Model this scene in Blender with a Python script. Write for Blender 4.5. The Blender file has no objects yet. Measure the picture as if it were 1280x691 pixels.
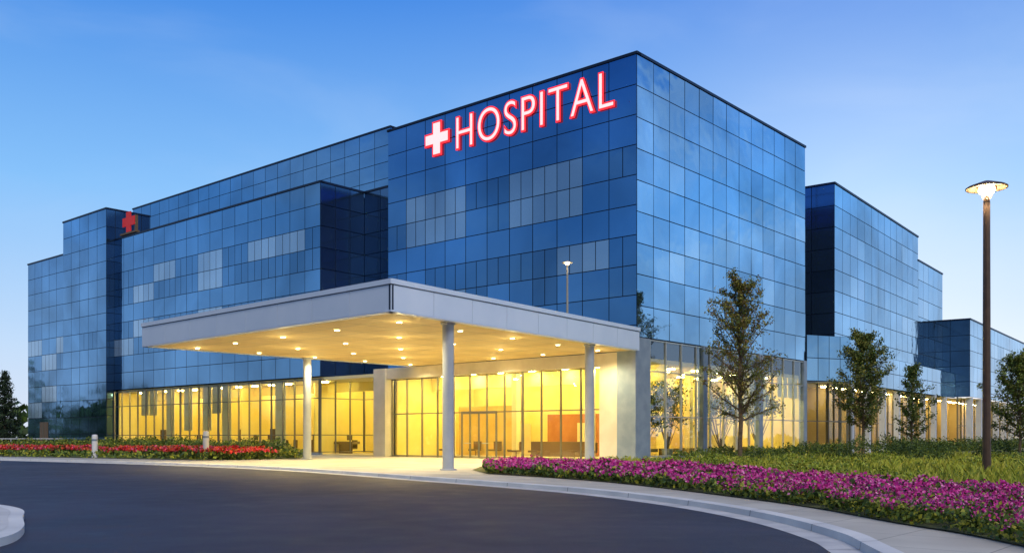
import bpy, math, random
import numpy as np
from mathutils import Vector, Matrix
random.seed(7); rng=np.random.default_rng(7)
scene=bpy.context.scene
COL=scene.collection
# ------------------------------------------------------------------ helpers
def new_mat(name,color=(.5,.5,.5),rough=.6,metal=0,emis=None,estr=0,spec=.5):
    m=bpy.data.materials.new(name); m.use_nodes=True
    b=m.node_tree.nodes['Principled BSDF']
    b.inputs['Base Color'].default_value=(*color,1); b.inputs['Roughness'].default_value=rough
    b.inputs['Metallic'].default_value=metal; b.inputs['Specular IOR Level'].default_value=spec
    if emis: b.inputs['Emission Color'].default_value=(*emis,1); b.inputs['Emission Strength'].default_value=estr
    return m
def nodes(m): return m.node_tree.nodes,m.node_tree.links,m.node_tree.nodes['Principled BSDF']
def ramp(N,stops,interp='LINEAR'):
    r=N.new('ShaderNodeValToRGB'); r.color_ramp.interpolation=interp
    e=r.color_ramp.elements
    while len(e)<len(stops): e.new(.5)
    for k,(p,c) in enumerate(stops):
        e[k].position=p; e[k].color=(*c,1) if len(c)==3 else c
    return r
def noise_mat(name,c1,c2,scale,rough=.8,bump=0,bscale=None,detail=6,metal=0,lo=.35,hi=.65):
    m=new_mat(name,c1,rough,metal); N,L,b=nodes(m)
    g=N.new('ShaderNodeNewGeometry'); n=N.new('ShaderNodeTexNoise'); n.inputs['Scale'].default_value=scale; n.inputs['Detail'].default_value=detail
    L.new(g.outputs['Position'],n.inputs['Vector'])
    r=ramp(N,[(lo,c1),(hi,c2)]); L.new(n.outputs['Fac'],r.inputs['Fac']); L.new(r.outputs['Color'],b.inputs['Base Color'])
    if bump:
        n2=N.new('ShaderNodeTexNoise'); n2.inputs['Scale'].default_value=bscale or scale*4; n2.inputs['Detail'].default_value=4
        L.new(g.outputs['Position'],n2.inputs['Vector'])
        bp=N.new('ShaderNodeBump'); bp.inputs['Strength'].default_value=bump; bp.inputs['Distance'].default_value=.03
        L.new(n2.outputs['Fac'],bp.inputs['Height']); L.new(bp.outputs['Normal'],b.inputs['Normal'])
    return m
def empty(name,loc=(0,0,0)):
    o=bpy.data.objects.new(name,None); COL.objects.link(o); o.location=loc; return o
class Frame:
    def __init__(s,o,ang):
        s.o=o; a=math.radians(ang); s.u=(math.sin(a),math.cos(a)); s.v=(-math.cos(a),math.sin(a))
    def __call__(s,a,b,z=0): return (s.o[0]+a*s.u[0]+b*s.v[0], s.o[1]+a*s.u[1]+b*s.v[1], z)
class MB:
    def __init__(s): s.v=[];s.f=[];s.m=[];s.r=[]
    def face(s,pts,m=0,r=None):
        i=len(s.v); s.v+=[tuple(p) for p in pts]; s.f.append(tuple(range(i,i+len(pts)))); s.m.append(m); s.r.append(random.random() if r is None else r)
    def box(s,F,a0,a1,b0,b1,z0,z1,m=0):
        P=[F(a0,b0,z0),F(a1,b0,z0),F(a1,b1,z0),F(a0,b1,z0),F(a0,b0,z1),F(a1,b0,z1),F(a1,b1,z1),F(a0,b1,z1)]
        i=len(s.v); s.v+=P; rr=random.random()
        for q in ((3,2,1,0),(4,5,6,7),(0,1,5,4),(1,2,6,5),(2,3,7,6),(3,0,4,7)):
            s.f.append(tuple(i+k for k in q)); s.m.append(m); s.r.append(rr)
    def prism(s,pts,z0,z1,m=0,mside=None,mbot=None):
        n=len(pts); 
        s.face([(p[0],p[1],z1) for p in pts],m); s.face([(p[0],p[1],z0) for p in reversed(pts)],m if mbot is None else mbot)
        for k in range(n):
            a=pts[k];b=pts[(k+1)%n]; s.face([(a[0],a[1],z0),(b[0],b[1],z0),(b[0],b[1],z1),(a[0],a[1],z1)],m if mside is None else mside)
    def tube(s,p0,p1,r0,r1,n=6,m=0,caps=False):
        p0=Vector(p0);p1=Vector(p1);d=(p1-p0)
        if d.length<1e-6:return
        d.normalize(); x=d.orthogonal().normalized(); y=d.cross(x)
        i=len(s.v)
        for p,r in((p0,r0),(p1,r1)):
            for k in range(n):
                t=2*math.pi*k/n; s.v.append(tuple(p+x*(r*math.cos(t))+y*(r*math.sin(t))))
        for k in range(n):
            s.f.append((i+k,i+(k+1)%n,i+n+(k+1)%n,i+n+k)); s.m.append(m); s.r.append(.5)
        if caps:
            s.f.append(tuple(i+n+k for k in range(n))); s.m.append(m); s.r.append(.5)
            s.f.append(tuple(i+k for k in reversed(range(n)))); s.m.append(m); s.r.append(.5)
    def lathe(s,c,prof,n=24,m=0):
        i=len(s.v)
        for r,z in prof:
            for k in range(n):
                t=2*math.pi*k/n; s.v.append((c[0]+r*math.cos(t),c[1]+r*math.sin(t),c[2]+z))
        for j in range(len(prof)-1):
            mm=m[j] if isinstance(m,list) else m
            for k in range(n):
                s.f.append((i+j*n+k,i+j*n+(k+1)%n,i+(j+1)*n+(k+1)%n,i+(j+1)*n+k)); s.m.append(mm); s.r.append(.5)
    def obj(s,name,mats,parent=None,smooth=False):
        me=bpy.data.meshes.new(name); me.from_pydata(s.v,[],s.f)
        for m in mats: me.materials.append(m)
        me.polygons.foreach_set('material_index',s.m)
        at=me.attributes.new('rnd','FLOAT','FACE'); at.data.foreach_set('value',s.r)
        if smooth: me.polygons.foreach_set('use_smooth',[True]*len(s.f))
        me.update(); o=bpy.data.objects.new(name,me); COL.objects.link(o)
        if parent: o.parent=parent
        return o
def quadmesh(name,V,n,mats,midx,parent=None):
    me=bpy.data.meshes.new(name); me.vertices.add(4*n); me.vertices.foreach_set('co',V.ravel())
    me.loops.add(4*n); me.loops.foreach_set('vertex_index',np.arange(4*n,dtype=np.int32))
    me.polygons.add(n); me.polygons.foreach_set('loop_start',np.arange(0,4*n,4,dtype=np.int32))
    for m in mats: me.materials.append(m)
    me.polygons.foreach_set('material_index',midx.astype(np.int32))
    me.update(calc_edges=True); me.validate()
    o=bpy.data.objects.new(name,me); COL.objects.link(o)
    if parent:o.parent=parent
    return o
def leaf_mesh(name,cen,size,midx,mats,parent=None,aspect=.6):
    n=len(cen); a=rng.normal(size=(n,3)); a/=np.linalg.norm(a,axis=1)[:,None]
    b=np.cross(a,rng.normal(size=(n,3))); b/=np.linalg.norm(b,axis=1)[:,None]+1e-9
    s=size[:,None]
    V=np.stack([cen-a*s*.5,cen+b*s*.5*aspect,cen+a*s*.5,cen-b*s*.5*aspect],1).reshape(-1,3)
    return quadmesh(name,V,n,mats,midx,parent)
def in_poly(P,poly):
    x=P[:,0];y=P[:,1];ins=np.zeros(len(P),bool);n=len(poly)
    for i in range(n):
        x1,y1=poly[i];x2,y2=poly[(i+1)%n]
        c=((y1>y)!=(y2>y))
        with np.errstate(divide='ignore',invalid='ignore'): xi=(x2-x1)*(y-y1)/(y2-y1+1e-12)+x1
        ins^=c&(x<xi)
    return ins
def sample_poly(poly,n,near=False):
    p=np.array(poly);lo=p.min(0);hi=p.max(0);out=[];k=0
    while k<n:
        Q=rng.uniform(lo,hi,size=(n*2,2)); Q=Q[in_poly(Q,poly)]
        if near:
            w=np.minimum(1,(16/np.maximum(Q[:,1],1))**1.3); Q=Q[rng.random(len(Q))<w]
        out.append(Q);k+=len(Q)
    return np.concatenate(out)[:n]
def fnoise(x,y,s,ph=0):
    return (np.sin(x*s+ph)+np.sin(y*s*1.3+1.7*ph)+np.sin((x+y)*s*.7+2.1+ph)+np.sin((x-y*.8)*s*1.9+ph*3))/4
def catmull(P,k=6):
    P=[np.array(p,float) for p in P];out=[]
    for i in range(len(P)-1):
        p0=P[max(i-1,0)];p1=P[i];p2=P[i+1];p3=P[min(i+2,len(P)-1)]
        for j in range(k):
            t=j/k; out.append(.5*((2*p1)+(-p0+p2)*t+(2*p0-5*p1+4*p2-p3)*t*t+(-p0+3*p1-3*p2+p3)*t**3))
    out.append(P[-1]);return out
def offset(pts,d):
    r=[]
    for i,p in enumerate(pts):
        a=pts[max(i-1,0)];b=pts[min(i+1,len(pts)-1)];t=b-a;t/=np.linalg.norm(t)
        r.append(p+d*np.array([-t[1],t[0]]))
    return r
# ------------------------------------------------------------------ camera
cam=bpy.data.cameras.new('camera');co=bpy.data.objects.new('camera',cam);COL.objects.link(co)
co.location=(0,0,1.5);co.rotation_euler=(math.radians(90),0,0)
cam.sensor_width=36;cam.lens=1172/1280*36;cam.shift_y=(545-345.5)/1280;cam.clip_end=3000;cam.clip_start=.1
scene.camera=co
scene.view_settings.view_transform='Standard';scene.view_settings.look='None';scene.view_settings.exposure=0
# ------------------------------------------------------------------ world
w=bpy.data.worlds.new('World');scene.world=w;w.use_nodes=True
N=w.node_tree.nodes;L=w.node_tree.links;bg=N['Background']
tc=N.new('ShaderNodeTexCoord');sp=N.new('ShaderNodeSeparateXYZ');L.new(tc.outputs['Generated'],sp.inputs[0])
rp=ramp(N,[(0,(.68,.75,.90)),(.09,(.50,.68,.93)),(.24,(.22,.51,.93)),(.42,(.042,.24,.76)),(.75,(.016,.11,.46)),(1,(.015,.08,.33))])
L.new(sp.outputs['Z'],rp.inputs['Fac'])
dot=N.new('ShaderNodeVectorMath');dot.operation='DOT_PRODUCT';dot.inputs[1].default_value=(.35,.94,0)
L.new(tc.outputs['Generated'],dot.inputs[0])
mr=N.new('ShaderNodeMapRange');mr.interpolation_type='SMOOTHSTEP'
mr.inputs['From Min'].default_value=-.85;mr.inputs['From Max'].default_value=.6;mr.inputs['To Min'].default_value=.36;mr.inputs['To Max'].default_value=1
L.new(dot.outputs['Value'],mr.inputs['Value'])
mp=N.new('ShaderNodeMapping');mp.inputs['Scale'].default_value=(1,1,3.2);L.new(tc.outputs['Generated'],mp.inputs['Vector'])
cn=N.new('ShaderNodeTexNoise');cn.inputs['Scale'].default_value=3.2;cn.inputs['Detail'].default_value=7;cn.inputs['Distortion'].default_value=.4;L.new(mp.outputs['Vector'],cn.inputs['Vector'])
cr=N.new('ShaderNodeMapRange');cr.interpolation_type='SMOOTHSTEP';cr.inputs['From Min'].default_value=.44;cr.inputs['From Max'].default_value=.66;L.new(cn.outputs['Fac'],cr.inputs['Value'])
yr=N.new('ShaderNodeMapRange');yr.inputs['From Min'].default_value=.85;yr.inputs['From Max'].default_value=.35;yr.inputs['To Min'].default_value=.09;yr.inputs['To Max'].default_value=.65
L.new(sp.outputs['Y'],yr.inputs['Value'])
mu=N.new('ShaderNodeMath');mu.operation='MULTIPLY';L.new(cr.outputs['Result'],mu.inputs[0]);L.new(yr.outputs['Result'],mu.inputs[1])
mx=N.new('ShaderNodeMix');mx.data_type='RGBA';L.new(mu.outputs[0],mx.inputs['Factor']);L.new(rp.outputs['Color'],mx.inputs['A']);mx.inputs['B'].default_value=(.62,.76,.95,1)
ml=N.new('ShaderNodeMix');ml.data_type='RGBA';ml.blend_type='MULTIPLY';ml.inputs['Factor'].default_value=1;L.new(mx.outputs['Result'],ml.inputs['A'])
L.new(mr.outputs['Result'],ml.inputs['B'])
sky=N.new('ShaderNodeTexSky');sky.sky_type='NISHITA';sky.sun_disc=False;sky.sun_elevation=math.radians(14);sky.sun_rotation=math.radians(20)
sk=N.new('ShaderNodeMix');sk.data_type='RGBA';sk.blend_type='ADD';sk.inputs['Factor'].default_value=.008
L.new(ml.outputs['Result'],sk.inputs['A']);L.new(sky.outputs['Color'],sk.inputs['B'])
L.new(sk.outputs['Result'],bg.inputs['Color']);bg.inputs['Strength'].default_value=1.0
fill_sun=bpy.data.lights.new('fill_sun','SUN');fill_sun.energy=1.9;fill_sun.angle=math.radians(30);fill_sun.color=(1,.93,.84)  # added soft fill from behind the camera, lifts the planting at dusk
so=bpy.data.objects.new('fill_sun',fill_sun);COL.objects.link(so)
so.rotation_euler=Vector((.25,-.8,.8)).to_track_quat('Z','Y').to_euler();so.location=(0,-20,40)
# ------------------------------------------------------------------ materials
def glass_mat(name,tint,dark,rough=.04,metal=.95,emis=None,es=0,bump=.16,big=.5):
    m=new_mat(name,tint,rough,metal);N,L,b=nodes(m)
    at=N.new('ShaderNodeAttribute');at.attribute_name='rnd'
    r=ramp(N,[(0,dark),(.5,tint),(1,tuple(min(1,c*1.08) for c in tint))]);L.new(at.outputs['Fac'],r.inputs['Fac'])
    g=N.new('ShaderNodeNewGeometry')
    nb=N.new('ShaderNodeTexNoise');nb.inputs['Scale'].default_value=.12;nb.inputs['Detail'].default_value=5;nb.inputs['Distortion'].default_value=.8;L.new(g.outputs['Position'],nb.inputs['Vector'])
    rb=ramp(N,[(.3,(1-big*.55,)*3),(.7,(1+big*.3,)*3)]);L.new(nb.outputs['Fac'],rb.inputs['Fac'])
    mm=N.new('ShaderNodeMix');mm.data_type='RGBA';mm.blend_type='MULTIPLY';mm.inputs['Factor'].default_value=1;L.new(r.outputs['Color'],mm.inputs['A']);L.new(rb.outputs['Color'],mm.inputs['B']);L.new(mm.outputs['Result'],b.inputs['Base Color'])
    n=N.new('ShaderNodeTexNoise');n.inputs['Scale'].default_value=.55;n.inputs['Detail'].default_value=2
    L.new(g.outputs['Position'],n.inputs['Vector'])
    bp=N.new('ShaderNodeBump');bp.inputs['Strength'].default_value=bump;bp.inputs['Distance'].default_value=.05
    L.new(n.outputs['Fac'],bp.inputs['Height']);L.new(bp.outputs['Normal'],b.inputs['Normal'])
    rr=N.new('ShaderNodeMapRange');rr.inputs['To Min'].default_value=rough*.6;rr.inputs['To Max'].default_value=rough*3
    n3=N.new('ShaderNodeTexNoise');n3.inputs['Scale'].default_value=.3;L.new(g.outputs['Position'],n3.inputs['Vector']);L.new(n3.outputs['Fac'],rr.inputs['Value']);L.new(rr.outputs['Result'],b.inputs['Roughness'])
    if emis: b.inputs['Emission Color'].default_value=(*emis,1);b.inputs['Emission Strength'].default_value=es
    return m
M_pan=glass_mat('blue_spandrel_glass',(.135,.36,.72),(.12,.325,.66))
M_win=glass_mat('vision_glass',(.12,.31,.60),(.10,.26,.52),rough=.02)
M_pale=glass_mat('blind_window_glass',(.30,.47,.68),(.20,.37,.60),rough=.06,metal=.85,emis=(.35,.58,.95),es=.04)  # weak blue glow put into the glass to lift the pale blinds
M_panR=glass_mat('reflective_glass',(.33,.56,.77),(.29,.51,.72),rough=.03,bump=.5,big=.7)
M_winR=glass_mat('reflective_vision_glass',(.28,.49,.68),(.22,.42,.61),rough=.02,bump=.6,big=.7)
M_palR=glass_mat('reflective_blind_glass',(.44,.64,.81),(.38,.57,.76),rough=.05,bump=.5)
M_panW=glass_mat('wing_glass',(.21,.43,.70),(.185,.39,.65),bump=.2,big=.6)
M_winW=glass_mat('wing_vision_glass',(.17,.36,.60),(.14,.31,.53),rough=.02,bump=.25)
M_palW=glass_mat('wing_blind_glass',(.42,.58,.75),(.30,.46,.64),rough=.06,metal=.8,emis=(.45,.65,.95),es=.06)  # same added glow, slightly stronger, for the wing blinds
M_panD=glass_mat('shaded_glass',(.09,.19,.34),(.07,.15,.28),rough=.06,metal=.85)  # darker copy of the wall glass; side-face shade is in the tint
M_joint=new_mat('dark_joint',(.012,.026,.065),.5)
M_cope=new_mat('parapet_coping',(.02,.035,.07),.4,.6)
M_roof=noise_mat('roof_membrane',(.15,.16,.17),(.22,.22,.23),2)
M_alu=noise_mat('aluminium_panel',(.62,.72,.88),(.68,.77,.92),.6,rough=.45,metal=.1)
M_cream=noise_mat('cream_stone',(.62,.57,.46),(.70,.65,.54),1.2,rough=.6,bump=.1)
M_grey=noise_mat('grey_stone',(.20,.26,.34),(.27,.33,.41),1.5,rough=.45)
M_mul=new_mat('bronze_mullion',(.22,.21,.17),.4,.6)
M_alm=new_mat('silver_mullion',(.5,.52,.5),.4,.4)
M_int=noise_mat('interior_wall',(.88,.70,.20),(.92,.80,.34),.35,rough=.8)
M_int2=noise_mat('interior_ochre',(.62,.42,.12),(.72,.52,.18),.8,rough=.8)
M_blind=noise_mat('window_blind',(.92,.82,.42),(.95,.88,.55),1.2,rough=.9)
M_intred=noise_mat('interior_brown_panel',(.42,.15,.05),(.52,.22,.08),1,rough=.6)
M_ceil=new_mat('interior_ceiling',(.85,.75,.42),.8)
M_floor=new_mat('interior_floor',(.5,.42,.28),.4)
M_lum=new_mat('luminaire',(1,.9,.6),.5,emis=(1,.84,.32),estr=125)
M_dark=new_mat('dark_furniture',(.16,.10,.05),.5)
M_col=noise_mat('painted_column',(.36,.40,.47),(.42,.46,.52),2,rough=.4)
M_soffit=noise_mat('soffit_panel',(.68,.52,.24),(.76,.60,.30),.5,rough=.7)
M_bulb=new_mat('downlight_lens',(1,.9,.7),.5,emis=(1,.84,.5),estr=24)
def glazing(name,lo,hi,tr):
    mg=bpy.data.materials.new(name);mg.use_nodes=True;n_=mg.node_tree.nodes;l_=mg.node_tree.links;n_.remove(n_['Principled BSDF'])
    t_=n_.new('ShaderNodeBsdfTransparent');t_.inputs[0].default_value=tr;g_=n_.new('ShaderNodeBsdfGlossy');g_.inputs['Roughness'].default_value=.02;g_.inputs[0].default_value=(.8,.9,1,1)
    lw=n_.new('ShaderNodeLayerWeight');lw.inputs[0].default_value=.3;mr_=n_.new('ShaderNodeMapRange');mr_.inputs['To Min'].default_value=lo;mr_.inputs['To Max'].default_value=hi;l_.new(lw.outputs['Fresnel'],mr_.inputs['Value'])
    x_=n_.new('ShaderNodeMixShader');l_.new(mr_.outputs['Result'],x_.inputs[0]);l_.new(t_.outputs[0],x_.inputs[1]);l_.new(g_.outputs[0],x_.inputs[2]);l_.new(x_.outputs[0],n_['Material Output'].inputs[0])
    ge=n_.new('ShaderNodeNewGeometry');nn=n_.new('ShaderNodeTexNoise');nn.inputs['Scale'].default_value=.7;l_.new(ge.outputs['Position'],nn.inputs['Vector']);bp=n_.new('ShaderNodeBump');bp.inputs['Strength'].default_value=.25;bp.inputs['Distance'].default_value=.05;l_.new(nn.outputs['Fac'],bp.inputs['Height']);l_.new(bp.outputs['Normal'],g_.inputs['Normal'])
    return mg
M_clear=glazing('clear_glazing',.06,.6,(.97,.96,.88,1))
M_clear2=glazing('tinted_glazing',.20,.7,(.92,.93,.82,1))
# ------------------------------------------------------------------ ground, road
def sheet(name,pts,z,mat):
    mb=MB();mb.face([(p[0],p[1],z) for p in pts]);o=mb.obj(name,[mat]);return o
M_ground=noise_mat('ground_grass',(.05,.07,.02),(.09,.10,.035),.3,bump=.3)
sheet('ground',[(-1200,-600),(1200,-600),(1200,1600),(-1200,1600)],-.02,M_ground)
kp=[(-110,98),(-80,83),(-55,71),(-39.6,62.9),(-32,58.6),(-19.7,50.2),(-11.3,42.9),(-6.25,36.6),(-3.2,32.2),(-.48,28.4),(2.08,24.4),(3.79,20.2),(4.57,16.7),(4.72,13.8),(4.52,12.0),(3.8,8),(2.2,3),(-1,-6),(-8,-25)]
K=catmull(kp,8)
m=new_mat('asphalt',(.05,.05,.055),.6);N,L,b=nodes(m);g=N.new('ShaderNodeNewGeometry')
def nz(scale,det=5,vec=None,dist=0):
    n=N.new('ShaderNodeTexNoise');n.inputs['Scale'].default_value=scale;n.inputs['Detail'].default_value=det;n.inputs['Distortion'].default_value=dist;L.new(vec or g.outputs['Position'],n.inputs['Vector']);return n
n1=nz(.18,6,dist=.6);n2=nz(55,3);n3=nz(1.2,6)
r1=ramp(N,[(.35,(.023,.023,.036)),(.65,(.043,.041,.062))]);L.new(n1.outputs['Fac'],r1.inputs['Fac'])
r2=ramp(N,[(.3,(.35,.35,.35)),(.5,(1,1,1)),(.75,(2.3,2.3,2.3))]);L.new(n2.outputs['Fac'],r2.inputs['Fac'])
r3=ramp(N,[(.35,(.76,.76,.76)),(.65,(1.16,1.16,1.16))]);L.new(n3.outputs['Fac'],r3.inputs['Fac'])
a1=N.new('ShaderNodeMix');a1.data_type='RGBA';a1.blend_type='MULTIPLY';a1.inputs['Factor'].default_value=1;L.new(r1.outputs['Color'],a1.inputs['A']);L.new(r2.outputs['Color'],a1.inputs['B'])
a2=N.new('ShaderNodeMix');a2.data_type='RGBA';a2.blend_type='MULTIPLY';a2.inputs['Factor'].default_value=1;L.new(a1.outputs['Result'],a2.inputs['A']);L.new(r3.outputs['Color'],a2.inputs['B'])
L.new(a2.outputs['Result'],b.inputs['Base Color'])
bp=N.new('ShaderNodeBump');bp.inputs['Strength'].default_value=.7;bp.inputs['Distance'].default_value=.015;L.new(n2.outputs['Fac'],bp.inputs['Height']);L.new(bp.outputs['Normal'],b.inputs['Normal'])
rr=N.new('ShaderNodeMapRange');rr.inputs['To Min'].default_value=.42;rr.inputs['To Max'].default_value=.8;L.new(n3.outputs['Fac'],rr.inputs['Value']);L.new(rr.outputs['Result'],b.inputs['Roughness'])
b.inputs['Specular IOR Level'].default_value=.4
sheet('road',[tuple(p) for p in K]+[(-140,-25),(-140,98)],0,m)
M_conc=noise_mat('kerb_concrete',(.60,.60,.60),(.76,.75,.73),.8,rough=.75,bump=.15,bscale=25,detail=8)
m=noise_mat('paving',(.46,.43,.37),(.58,.55,.48),.7,rough=.7,detail=8);N,L,b=nodes(m)
g=N.new('ShaderNodeNewGeometry');mpn=N.new('ShaderNodeMapping');mpn.inputs['Rotation'].default_value=(0,0,math.radians(41));L.new(g.outputs['Position'],mpn.inputs['Vector'])
bk=N.new('ShaderNodeTexBrick');bk.offset=0;bk.inputs['Scale'].default_value=1;bk.inputs['Brick Width'].default_value=1.5;bk.inputs['Row Height'].default_value=1.5;bk.inputs['Mortar Size'].default_value=.012
bk.inputs['Color1'].default_value=(1,1,1,1);bk.inputs['Color2'].default_value=(.92,.92,.92,1);bk.inputs['Mortar'].default_value=(.5,.5,.5,1);L.new(mpn.outputs['Vector'],bk.inputs['Vector'])
old=b.inputs['Base Color'].links[0].from_socket;mm=N.new('ShaderNodeMix');mm.data_type='RGBA';mm.blend_type='MULTIPLY';mm.inputs['Factor'].default_value=1;L.new(old,mm.inputs['A']);L.new(bk.outputs['Color'],mm.inputs['B']);L.new(mm.outputs['Result'],b.inputs['Base Color'])
M_pave=m
Ko=offset(K,.19)
sheet('pavement',[tuple(p) for p in Ko]+[(140,-25),(140,160),(-130,160)],.125,M_pave)
mb=MB();g0=offset(K,-.42);k1=offset(K,.015);k2=offset(K,.24)
for i in range(len(K)-1):
    def q(A,za,B,zb,m): mb.face([(*A[i],za),(*A[i+1],za),(*B[i+1],zb),(*B[i],zb)],m)
    q(g0,.004,K,.010,1);q(K,.010,k1,.118,0);q(k1,.118,k2,.133,0)
mb.obj('kerb',[M_conc,noise_mat('gutter_concrete',(.46,.46,.47),(.62,.61,.60),1.5,rough=.7,detail=8)])
mb=MB()
acc=0
for i in range(len(K)-1):
    acc+=np.linalg.norm(K[i+1]-K[i])
    if acc>2.4 and K[i][1]<60 and K[i][1]>0:
        acc=0;t=K[i+1]-K[i];t/=np.linalg.norm(t)*1;n=np.array([-t[1],t[0]]);p=K[i]
        A=p-n*.41;B=p+n*.0;C_=p+n*.017;D=p+n*.23;h=t*.009
        mb.face([(*(A-h),.009),(*(A+h),.009),(*(B+h),.013),(*(B-h),.013)])
        mb.face([(*(B-h-n*.003),.012),(*(B+h-n*.003),.012),(*(C_+h-n*.004),.122),(*(C_-h-n*.004),.122)])
        mb.face([(*(C_-h),.122),(*(C_+h),.122),(*(D+h),.137),(*(D-h),.137)])
mb.obj('kerb_joints',[new_mat('joint_dark',(.1,.1,.1),.9)],parent=bpy.data.objects['kerb'])
ip=[(-11.7,19.7),(-10.5,19.1),(-9.3,17.8),(-8.35,16),(-7.5,14.4),(-7.0,13.0),(-7.1,12.0),(-7.8,11.1),(-9.3,10.4),(-12,10.6),(-15,12.6),(-15.6,16.6),(-13.8,19.4),(-11.7,19.7)]
isl=[tuple(p) for p in catmull(ip,5)[:-1]][::-1]
def scale_poly(P,s,c=(-11.4,15)): return [((p[0]-c[0])*s+c[0],(p[1]-c[1])*s+c[1]) for p in P]
mb=MB();mb.prism(isl,-.01,.12,0);mb.obj('traffic_island',[M_conc])
e=bpy.data.objects['traffic_island']
mb=MB();mb.face([(p[0],p[1],.126) for p in scale_poly(isl,.93)],0);mb.obj('paving',[noise_mat('island_concrete',(.54,.53,.52),(.64,.63,.62),1,rough=.8,detail=8)],parent=e)
# ------------------------------------------------------------------ building
F=Frame((6.76,50.8),40.8)
HB=empty('hospital_building',F(0,0))
def addw(mb,F,p0,p1,z0,z1,pw=1.83,rh=1.64,pick=None,tilt=.0020,gap=.05,off=0.0,mo=0,split=True):
    """curtain wall between ab points p0->p1, outward = right side of travel"""
    A=np.array(F(*p0)[:2]);B=np.array(F(*p1)[:2]);Ln=np.linalg.norm(B-A);t=(B-A)/Ln;n=np.array([t[1],-t[0]])
    ni=max(1,round(Ln/pw));nj=max(1,round((z1-z0)/rh));w=Ln/ni;h=(z1-z0)/nj
    bk_=[A-n*.05,B-n*.05];mb.face([(*bk_[0],z0),(*bk_[1],z0),(*bk_[1],z1),(*bk_[0],z1)],3)
    for i in range(ni):
        for j in range(nj):
            mi=pick(i*w+w/2,z0+(j+.5)*h,i,j) if pick else 0
            subs=[(0,1)] if (mi==0 or not split) else [(0,.5),(.5,1)]
            rr=random.random()
            for s0,s1 in subs:
                tx=random.gauss(0,tilt);ty=random.gauss(0,tilt*.7)
                P=[]
                x0=i*w+s0*w+gap/2;x1=i*w+s1*w-gap/2;zz0=z0+j*h+gap/2;zz1=z0+(j+1)*h-gap/2
                for x,z in((x0,zz0),(x1,zz0),(x1,zz1),(x0,zz1)):
                    d=(x-(x0+x1)/2)*tx+(z-(zz0+zz1)/2)*ty
                    q=A+t*x+n*(off+d);P.append((*q,z))
                mb.face(P,mi+mo,min(1,max(0,rr+random.uniform(-.15,.15))))
WM=[M_pan,M_win,M_pale,M_joint,M_panR,M_winR,M_palR,M_panD,M_panW,M_winW,M_palW]
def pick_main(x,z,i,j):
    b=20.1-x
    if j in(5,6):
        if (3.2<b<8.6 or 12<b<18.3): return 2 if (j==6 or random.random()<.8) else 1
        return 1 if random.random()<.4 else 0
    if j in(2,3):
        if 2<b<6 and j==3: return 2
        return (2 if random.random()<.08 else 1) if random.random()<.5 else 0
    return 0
grp={}
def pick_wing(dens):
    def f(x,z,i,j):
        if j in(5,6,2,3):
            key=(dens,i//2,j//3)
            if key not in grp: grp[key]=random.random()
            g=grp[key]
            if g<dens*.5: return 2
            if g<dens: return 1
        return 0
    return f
def pick_right(x,z,i,j):
    if j in(5,6,2,3):
        r=random.random()
        return 1 if r<.35 else (2 if r<.47 else 0)
    return 1 if random.random()<.08 else 0
Hm=22.2;Hw=20.1;G=5.9
mb=MB()
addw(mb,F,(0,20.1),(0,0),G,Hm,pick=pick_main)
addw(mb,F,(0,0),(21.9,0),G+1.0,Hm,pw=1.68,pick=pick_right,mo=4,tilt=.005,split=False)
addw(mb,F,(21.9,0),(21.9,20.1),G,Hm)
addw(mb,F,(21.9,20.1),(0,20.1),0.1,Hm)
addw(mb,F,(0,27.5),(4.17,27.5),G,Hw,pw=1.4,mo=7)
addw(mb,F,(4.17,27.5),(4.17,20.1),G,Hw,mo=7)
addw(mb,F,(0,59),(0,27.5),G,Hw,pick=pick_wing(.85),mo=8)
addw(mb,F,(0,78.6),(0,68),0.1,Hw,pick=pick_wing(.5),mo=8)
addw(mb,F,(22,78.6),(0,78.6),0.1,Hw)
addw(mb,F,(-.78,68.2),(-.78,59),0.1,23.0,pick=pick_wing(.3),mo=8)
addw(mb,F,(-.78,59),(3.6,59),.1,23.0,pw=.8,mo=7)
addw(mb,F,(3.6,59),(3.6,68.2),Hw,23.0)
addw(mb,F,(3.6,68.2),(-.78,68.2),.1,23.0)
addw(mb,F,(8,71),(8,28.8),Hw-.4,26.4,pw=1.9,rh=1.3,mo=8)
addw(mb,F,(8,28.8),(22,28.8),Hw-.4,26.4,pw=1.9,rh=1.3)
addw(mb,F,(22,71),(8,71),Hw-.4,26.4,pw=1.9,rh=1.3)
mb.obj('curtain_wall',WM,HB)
mb=MB()
def cope(F,p0,p1,z,th=.15,wd=.35):
    A=np.array(F(*p0)[:2]);B=np.array(F(*p1)[:2]);t=(B-A)/np.linalg.norm(B-A);n=np.array([t[1],-t[0]])
    B=B+t*.06
    P=[A+n*.06,B+n*.06,B-n*wd,A-n*wd];mb.prism([tuple(p) for p in P],z+.003,z+th)
for a,b_,z in [((0,20.1),(0,0),Hm),((0,0),(21.9,0),Hm),((21.9,0),(21.9,20.1),Hm),((21.9,20.1),(0,20.1),Hm),((0,27.5),(4.17,27.5),Hw),((4.17,27.5),(4.17,20.1),Hw),((0,59),(0,27.5),Hw),((0,78.6),(0,68.2),Hw),((22,78.6),(0,78.6),Hw),((-.78,68.2),(-.78,59),23),((-.78,59),(3.6,59),23),((3.6,68.2),(-.78,68.2),23),((8,71),(8,28.8),26.4),((8,28.8),(22,28.8),26.4),((22,71),(8,71),26.4)]:
    cope(F,a,b_,z)
mb.obj('parapet_coping',[M_cope],HB)
mb=MB()
def roof(F,a0,a1,b0,b1,z): mb.face([F(a0,b0,z),F(a1,b0,z),F(a1,b1,z),F(a0,b1,z)])
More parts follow.
